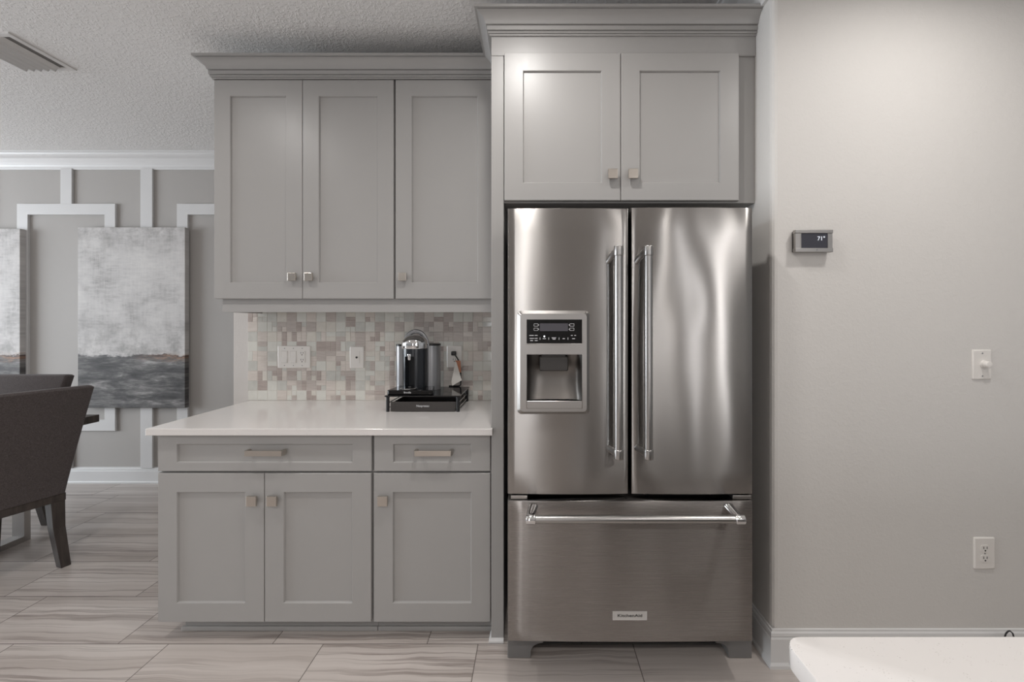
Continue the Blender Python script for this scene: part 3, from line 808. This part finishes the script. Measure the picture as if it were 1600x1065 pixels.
def plate_thing(name, label, cat, a, b, c, d, y, group=None):
    x0, x1, z0, z1 = PX(a, y), PX(b, y), PZ(d, y), PZ(c, y)
    t = thing(name, label, cat, ((x0+x1)/2, y, z0))
    obj('plate', plate_mesh(x0, x1, z0, z1, y), M['plate'], t, smooth=30)
    return t, x0, x1, z0, z1, y-0.0055
def screws(t, pts, y):
    for x, z in pts:
        bm = new(); cyl(bm, (x, y+0.001, z), (x, y-0.0008, z), 0.0028, n=14)
        obj('screw', bm, M['silver'], t)
t, x0, x1, z0, z1, y = plate_thing('switch_plate', 'wide white plate with two rocker switches and an outlet on the backsplash', 'switch plate', 434.5, 485.5, 540, 574.5, YT)
zc = (z0+z1)/2; gx = [x0+(x1-x0)*k for k in (0.215, 0.485, 0.755)]
for x in gx[:2]:
    bm = new(); R = [[(a, yy, b) for a, b in rrect(x-0.0165-i, x+0.0165+i, zc-0.034-i, zc+0.034+i, 0.003, 3)] for i, yy in ((0.0018, y-0.0001), (0.0018, y-0.0012), (0.0006, y-0.0012), (0.0, y-0.0002))]
    loops(bm, R, cap_last=False)
    prism(bm, [(y+0.001, zc-0.033), (y-0.0045, zc-0.033), (y-0.0012, zc), (y-0.0020, zc+0.033), (y+0.001, zc+0.033)], x-0.0155, x+0.0155, 'X', bev=0.0006)
    obj('rocker_switch', bm, M['plate'], t)
bm = new(); R = rrect(gx[2]-0.0165, gx[2]+0.0165, zc-0.034, zc+0.034, 0.003, 3)
loops(bm, [[(a, y+0.0001, b) for a, b in R], [(a, y-0.0010, b) for a, b in R]], cap_first=True)
obj('insert', bm, M['plate'], t)
duplex(t, gx[2], zc, y-0.0008)
screws(t, [(x, zc+s*0.049) for x in gx for s in (-1, 1)], y)
t, x0, x1, z0, z1, y = plate_thing('phone_jack_plate', 'narrow white plate with one small round jack on the backsplash', 'wall plate', 547, 569, 541, 575, YT)
xc, zc = (x0+x1)/2, (z0+z1)/2
bm = new(); R = rrect(xc-0.0165, xc+0.0165, zc-0.034, zc+0.034, 0.003, 3); loops(bm, [[(a, y+0.0001, b) for a, b in R], [(a, y-0.0012, b) for a, b in R]])
obj('insert', bm, M['plate'], t)
bm = new(); cyl(bm, (xc, y, zc), (xc, y-0.004, zc), 0.0058, n=18); obj('jack', bm, M['slot'], t, smooth=40)
t, x0, x1, z0, z1, y = plate_thing('outlet_plate', 'white outlet plate on the backsplash with the black plug in it', 'outlet', 698.5, 722, 539.5, 574, YT)
xc, zc = (x0+x1)/2, (z0+z1)/2
duplex(t, xc, zc, y)
# plug, cord and hang tag
pc = thing('power_cord', 'black power cord plugged in beside the coffee machine, with paper tags on it', 'cord', (xc, YT-0.03, zc))
zp = zc+0.0195
bm = new(); box(bm, xc-0.015, xc+0.013, y-0.024, y-0.0019, zp-0.012, zp+0.012, 0.005, 3); obj('plug', bm, M['bplast'], pc, smooth=40)
bm = new(); tube(bm, [(xc+0.004, y-0.018, zp-0.004), (xc+0.014, y-0.026, zp-0.016), (xc+0.026, y-0.027, zp-0.034), (xc+0.035, y-0.025, zp-0.056), (xc+0.038, y-0.022, zp-0.10), (xc+0.040, y-0.018, zp-0.15), (xc+0.036, y-0.006, zg+0.012), (xc+0.028, y-0.005, zg+0.0065), (xc-0.03, y-0.006, zg+0.0065)], 0.0036, 10)
obj('cord', bm, M['cord'], pc, smooth=60)
def quad_sheet(pts, th=0.0006):
    bm = new(); tb = bmesh.new(); v = [Vector(p) for p in pts]
    nrm = (v[1]-v[0]).cross(v[2]-v[0]).normalized()*th
    A = [tb.verts.new(p) for p in v]; B = [tb.verts.new(p+nrm) for p in v]; n = len(A)
    for i in range(n): tb.faces.new((A[i], A[(i+1) % n], B[(i+1) % n], B[i]))
    tb.faces.new(A); tb.faces.new(list(reversed(B))); bmesh.ops.recalc_face_normals(tb, faces=tb.faces); merge(bm, tb); return bm
def q(px, py, yy): return (PX(px, yy), yy, PZ(py, yy))
obj('paper_tag', quad_sheet([q(711.5, 565, 2.398), q(713, 565, 2.398), q(721.5, 594, 2.388), q(706.5, 602.5, 2.384), q(705.5, 595, 2.386)]), M['paper'], pc)
obj('orange_tag', quad_sheet([q(711, 563, 2.404), q(719.5, 563, 2.404), q(720.5, 581.5, 2.402), q(717.5, 581.5, 2.402)]), M['orange'], pc)
# right wall
t, x0, x1, z0, z1, y = plate_thing('dimmer_switch', 'white wall plate with a round dimmer knob, right of the thermostat', 'switch', 1518, 1547.5, 546, 592.5, YR+0.0004)
xc, zc = (x0+x1)/2, (z0+z1)/2
bm = new(); kx = xc+0.006
cyl(bm, (kx, y+0.001, zc+0.002), (kx, y-0.004, zc+0.002), 0.0165, 0.0155, 32, 0.001); cyl(bm, (kx, y-0.003, zc+0.002), (kx, y-0.022, zc+0.002), 0.0135, 0.0125, 32, 0.002)
obj('dimmer_knob', bm, M['plate'], t, smooth=40)
screws(t, [(xc, zc+0.045), (xc, zc-0.045)], y)
t, x0, x1, z0, z1, y = plate_thing('outlet_plate', 'white double outlet plate low on the plain right wall', 'outlet', 1520.5, 1553, 838.5, 888, YR+0.0004)
xc, zc = (x0+x1)/2, (z0+z1)/2
duplex(t, xc, zc, y)
screws(t, [(xc, zc)], y)
# thermostat
yt = YR-0.030
x0, x1, z0, z1 = PX(1243, yt), PX(1302, yt), PZ(393.5, yt), PZ(358.5, yt)
th = thing('thermostat', 'silver wall thermostat with a dark screen reading 71', 'thermostat', ((x0+x1)/2, YR, z0))
bm = new(); box(bm, x0+0.003, x1-0.003, yt+0.006, YR+0.0006, z0+0.003, z1-0.003, 0.003, 2)
obj('housing', bm, M['dgrey'], th)
bm = new(); hb = 0.0135
box(bm, x0, x1, yt, yt+0.018, z1-hb, z1, 0.0015, 2); box(bm, x0, x1, yt, yt+0.018, z0, z0+hb+0.002, 0.0015, 2)
xsa, xsb = PX(1252, yt), PX(1294, yt)
box(bm, x0+0.001, xsa, yt+0.002, yt+0.016, z0+hb, z1-hb, 0.001, 1); box(bm, xsb, x1-0.001, yt+0.002, yt+0.016, z0+hb, z1-hb, 0.001, 1)
box(bm, xsa-0.002, xsa+0.0006, yt+0.001, yt+0.01, z0+hb, z1-hb); box(bm, xsb-0.0006, xsb+0.002, yt+0.001, yt+0.01, z0+hb, z1-hb)
obj('bezel', bm, M['steelB'], th)
bm = new(); box(bm, xsa, xsb, yt+0.003, yt+0.012, z0+hb, z1-hb); obj('screen', bm, M['screen'], th)
obj('figures', text_bm('71°', 0.0225, PX(1284, yt), yt+0.0026, PZ(372.5, yt), 1.0, 0.0003, 0.0002), M['tfig'], th)
bm = new(); cyl(bm, ((x0+x1)/2+0.010, yt+0.001, z0+0.008), ((x0+x1)/2+0.010, yt-0.001, z0+0.008), 0.0028, n=16); obj('button', bm, M['chrome'], th)

# ================================================================ DINING SIDE
def canvas(px_l, px_r, pyt, pyb, seed, hor, label):
    yf = yb-0.042; x0, x1, z0, z1 = PX(px_l, yf), PX(px_r, yf), PZ(pyb, yf), PZ(pyt, yf)
    bm = new(); box(bm, x0, x1, yf, yb+0.0006, z0, z1, 0.003, 2)
    tag(obj('painting', bm, painting(seed, hor)), label, 'painting', 'abstract canvases on the dining wall')
canvas(121.5, 289, 355, 637, 3.7, 0.292, 'abstract grey canvas with dark lower band and rust streak, seen whole on the dining wall')
canvas(-136, 31, 357, 639, 11.2, 0.30, 'abstract pale grey canvas at the left edge, partly behind the dining chairs')
# table
tt = thing('dining_table', 'dark wood dining table with steel loop legs, behind the near chair', 'table', (-3.85, 2.26, 0))
TX = PX(153, 2.77)
obj('table_top', box(new(), -5.0, TX, 1.74, 2.78, 0.715, 0.762, 0.003, 2), M['dwood'], tt)
for xl in (-3.246, -4.72):
    bm = new()
    R = []
    for ins, x in ((0, xl), (0.034, xl), (0.034, xl+0.075), (0, xl+0.075)):
        R.append([(x, 1.86+ins, 0.0+ins), (x, 2.675-ins, 0.0+ins), (x, 2.675-ins, 0.715-ins), (x, 1.86+ins, 0.715-ins)])
    R.append(R[0]); loops(bm, R, cap_last=False)
    bmesh.ops.remove_doubles(bm, verts=bm.verts, dist=1e-5); bmesh.ops.recalc_face_normals(bm, faces=bm.faces)
    obj('leg', bm, M['steelB'], tt)
# chairs
def slab(w0, w1, z0, z1, y0, y1, th, n=8, bow=0.0):
    """upholstered back: rounded tapering slab leaning from y0 (bottom) to y1 (top); flat outer face at -y"""
    tb = bmesh.new(); rings = []
    for j in range(n+1):
        t = j/n; w = w0+(w1-w0)*t; z = z0+(z1-z0)*t; y = y0+(y1-y0)*(t**1.15); tt_ = th*(1-0.25*t)
        r_ = 0.018; P = []
        for cx_, cy_, a in ((w-r_, r_, -90), (w-r_, tt_-r_, 0), (-w+r_, tt_-r_, 90), (-w+r_, r_, 180)):
            for k in range(5):
                an = math.radians(a+90*k/4); P.append((cx_+r_*math.cos(an), y+cy_+r_*math.sin(an), z))
        rings.append(P)
    c = Vector((0, y1+th*0.37, z1)); top = [Vector(p) for p in rings[-1]]
    cr = [[(p.x-0.010*(1 if p.x > 0 else -1), p.y+(c.y-p.y)*0.25, p.z+0.009) for p in top], [(p.x-0.022*(1 if p.x > 0 else -1), p.y+(c.y-p.y)*0.7, p.z+0.012) for p in top]]
    return loops(new(), rings+cr, cap_first=True)
def leg_bm(xt, yt_, xb_, yb2, zt_=0.40, a=0.030, b=0.021):
    R = []
    for x, y, z, h in ((xb_, yb2, 0.0, b*0.94), (xb_, yb2, 0.003, b), ((xt*0.75+xb_*0.25), (yt_*0.8+yb2*0.2), zt_*0.55, (a+b)/2), (xt, yt_, zt_, a)):
        R.append([(x-h, y-h, z), (x+h, y-h, z), (x+h, y+h, z), (x-h, y+h, z)])
    return loops(new(), R, cap_first=True)
ch = thing('dining_chair', 'dark grey tweed dining chair in front, its back to the kitchen', 'chair', (0, 0, 0), 'upholstered dining chairs')
ORG[ch] = Vector((0, 0, 0))
ZTOP = 0.993
obj('backrest', slab(0.25, 0.325, 0.405, ZTOP, 0.0, -0.105, 0.085), M['fabric'], ch, smooth=45)
bm = prism(new(), [(-0.246, 0.07), (0.246, 0.07), (0.198, 0.525), (-0.198, 0.525)], 0.405, 0.492, 'Z', bev=0.020); obj('seat', bm, M['fabric'], ch, smooth=45)
bm = prism(new(), [(-0.250, 0.004), (0.250, 0.004), (0.200, 0.520), (-0.200, 0.520)], 0.362, 0.4048, 'Z', bev=0.003)
obj('seat_rail', bm, M['dwood'], ch)
for a in ((0.216, 0.036, 0.232, -0.012), (-0.216, 0.036, -0.232, -0.012), (0.163, 0.490, 0.163, 0.496), (-0.163, 0.490, -0.163, 0.496)):
    obj('leg', leg_bm(*a), M['dwood'], ch)
def dup(root, loc, rz, label):
    r = root.copy(); COL.objects.link(r); r.location = loc; r.rotation_euler = (0, 0, rz); r['label'] = label
    for c0 in list(root.children):
        c = c0.copy(); COL.objects.link(c); c.parent = r
    return r
ch.location = (-2.7145, 2.161, 0); ch.rotation_euler = (0, 0, math.radians(73))
dup(ch, (-3.525, 2.862, 0), math.radians(180), 'dark grey tweed dining chair on the far side of the table, below the leftmost painting')
# ceiling register
vt = thing('ceiling_vent', 'grey louvred air vent in the ceiling, top left', 'vent', (-2.72, 2.245, ZC-0.02))
vx0, vx1, vy0, vy1 = -2.865, -2.588, 2.09, 2.405
bm = new(); R = []
for ins, z in ((0, ZC), (0.0, ZC-0.004), (0.004, ZC-0.006), (0.028, ZC-0.006), (0.030, ZC-0.001)):
    R.append([(vx0+ins, vy0+ins, z), (vx1-ins, vy0+ins, z), (vx1-ins, vy1-ins, z), (vx0+ins, vy1-ins, z)])
loops(bm, R, cap_last=False); obj('frame', bm, M['vent'], vt)
bm = new(); box(bm, vx0+0.028, vx1-0.028, vy0+0.028, vy1-0.028, ZC-0.0022, ZC-0.0004); obj('throat', bm, M['ventd'], vt)
for k in range(5):
    xk = vx0+0.046+k*0.0405
    P = [(xk+0.030*math.sin(math.radians(a))-0.008, ZC-0.004-0.020*(1-math.cos(math.radians(a)))) for a in range(0, 91, 15)]
    P2 = [(x+0.0015, z-0.0018) for x, z in reversed(P)]
    bm = prism(new(), [(2*xk-x, z) for x, z in P+P2], vy0+0.026, vy1-0.026, 'Y'); obj('louver', bm, M['vent'], vt, smooth=50)

# ================================================================ ISLAND
IX, IY = 0.350, 0.603
isl = thing('kitchen_island', 'white quartz island corner in the bottom right foreground', 'island', (1.6, -0.1, 0))
r_ = 0.026
pol = [(3.2, IY), (3.2, -0.9), (IX, -0.9)] + [(IX+r_-r_*math.cos(math.radians(a)), IY-r_+r_*math.sin(math.radians(a))) for a in range(0, 91, 10)]
obj('island_top', prism(new(), pol, 0.883, 0.914, 'Z', bev=0.003), M['quartz'], isl, smooth=30)
obj('island_base', box(new(), IX+0.045, 3.16, -0.86, 0.30, 0.0, 0.883, 0.002, 1), M['cab'], isl)
# black cord loop standing by the baseboard, seen over the island
cb = new()
x_, y_ = PX(1577, 1.64), 1.64; zt_ = PZ(984.5, 1.64)
pts = [(x_-0.20, y_-0.03, 0.004), (x_-0.13, y_-0.01, 0.004), (x_-0.085, y_, 0.012), (x_-0.055, y_, 0.05), (x_-0.030, y_, 0.105), (x_-0.013, y_, zt_-0.012), (x_-0.004, y_, zt_-0.003), (x_+0.003, y_, zt_-0.002), (x_+0.013, y_, zt_-0.011), (x_+0.032, y_, 0.10), (x_+0.060, y_, 0.05), (x_+0.085, y_, 0.012), (x_+0.13, y_-0.01, 0.004), (x_+0.22, y_-0.03, 0.004)]
tube(cb, pts, 0.0026, 10)
tag(obj('black_cord', cb, M['cord'], smooth=60), 'small black cord loop showing above the island edge against the baseboard', 'cord')

# ================================================================ LIGHT
def area(name, loc, rot, sx, sy, power, rgb, shape='RECTANGLE', spread=180):
    l = bpy.data.lights.new(name, 'AREA'); l.shape = shape; l.size = sx
    if shape in ('RECTANGLE', 'ELLIPSE'): l.size_y = sy
    l.energy = power; l.color = rgb; l.spread = math.radians(spread)
    o = bpy.data.objects.new(name, l); COL.objects.link(o); o.location = loc; o.rotation_euler = rot
    return o
WARM = (1.0, 0.97, 0.94)
for (x, y, p) in ((-1.75, 1.15, 8), (-0.06, 1.20, 9.5), (1.45, 1.05, 8.5), (-2.0, -1.4, 13), (-0.39, -1.4, 13), (1.30, -1.4, 13), (2.25, -1.4, 13)):
    area('downlight', (x, y, ZC-0.004), (0, 0, 0), 0.13, 0.13, p, WARM, 'DISK', 160)
COOL = (0.86, 0.93, 1.0)
area('window_light_left', (-9.2, 1.0, 1.45), (0, math.radians(-90), 0), 2.0, 3.4, 350, COOL)
for x, w, p in ((-0.80, 0.35, 14), (1.93, 0.18, 5), (2.82, 0.20, 12), (3.92, 0.32, 19)):
    area('steel_streak_light', (x, -5.0, 1.5), (math.radians(90), 0, 0), w, 2.1, p, (0.98, 0.98, 1.0))  # added unseen lamps that put streaks on the fridge steel; no windows here
w = bpy.data.worlds.new('World'); SC.world = w; w.use_nodes = True
w.node_tree.nodes['Background'].inputs[0].default_value = (0.97, 0.98, 1.0, 1)
w.node_tree.nodes['Background'].inputs[1].default_value = 0.27

# ================================================================ CAMERA
cd = bpy.data.cameras.new('camera'); cd.sensor_fit = 'HORIZONTAL'; cd.sensor_width = 36.0
cd.lens = 36.0*F/1600.0
cd.shift_x = -(VX-800.0)/1600.0
cd.shift_y = -(532.5-VY)/1600.0
cd.clip_start = 0.02
co = bpy.data.objects.new('camera', cd); COL.objects.link(co)
co.location = (0, 0, HC); co.rotation_euler = (math.radians(90), 0, 0)
SC.camera = co
SC.view_settings.view_transform = 'Standard'; SC.view_settings.look = 'None'
SC.view_settings.exposure = 0.06; SC.view_settings.gamma = 1.0; SC.view_settings.use_curve_mapping = False
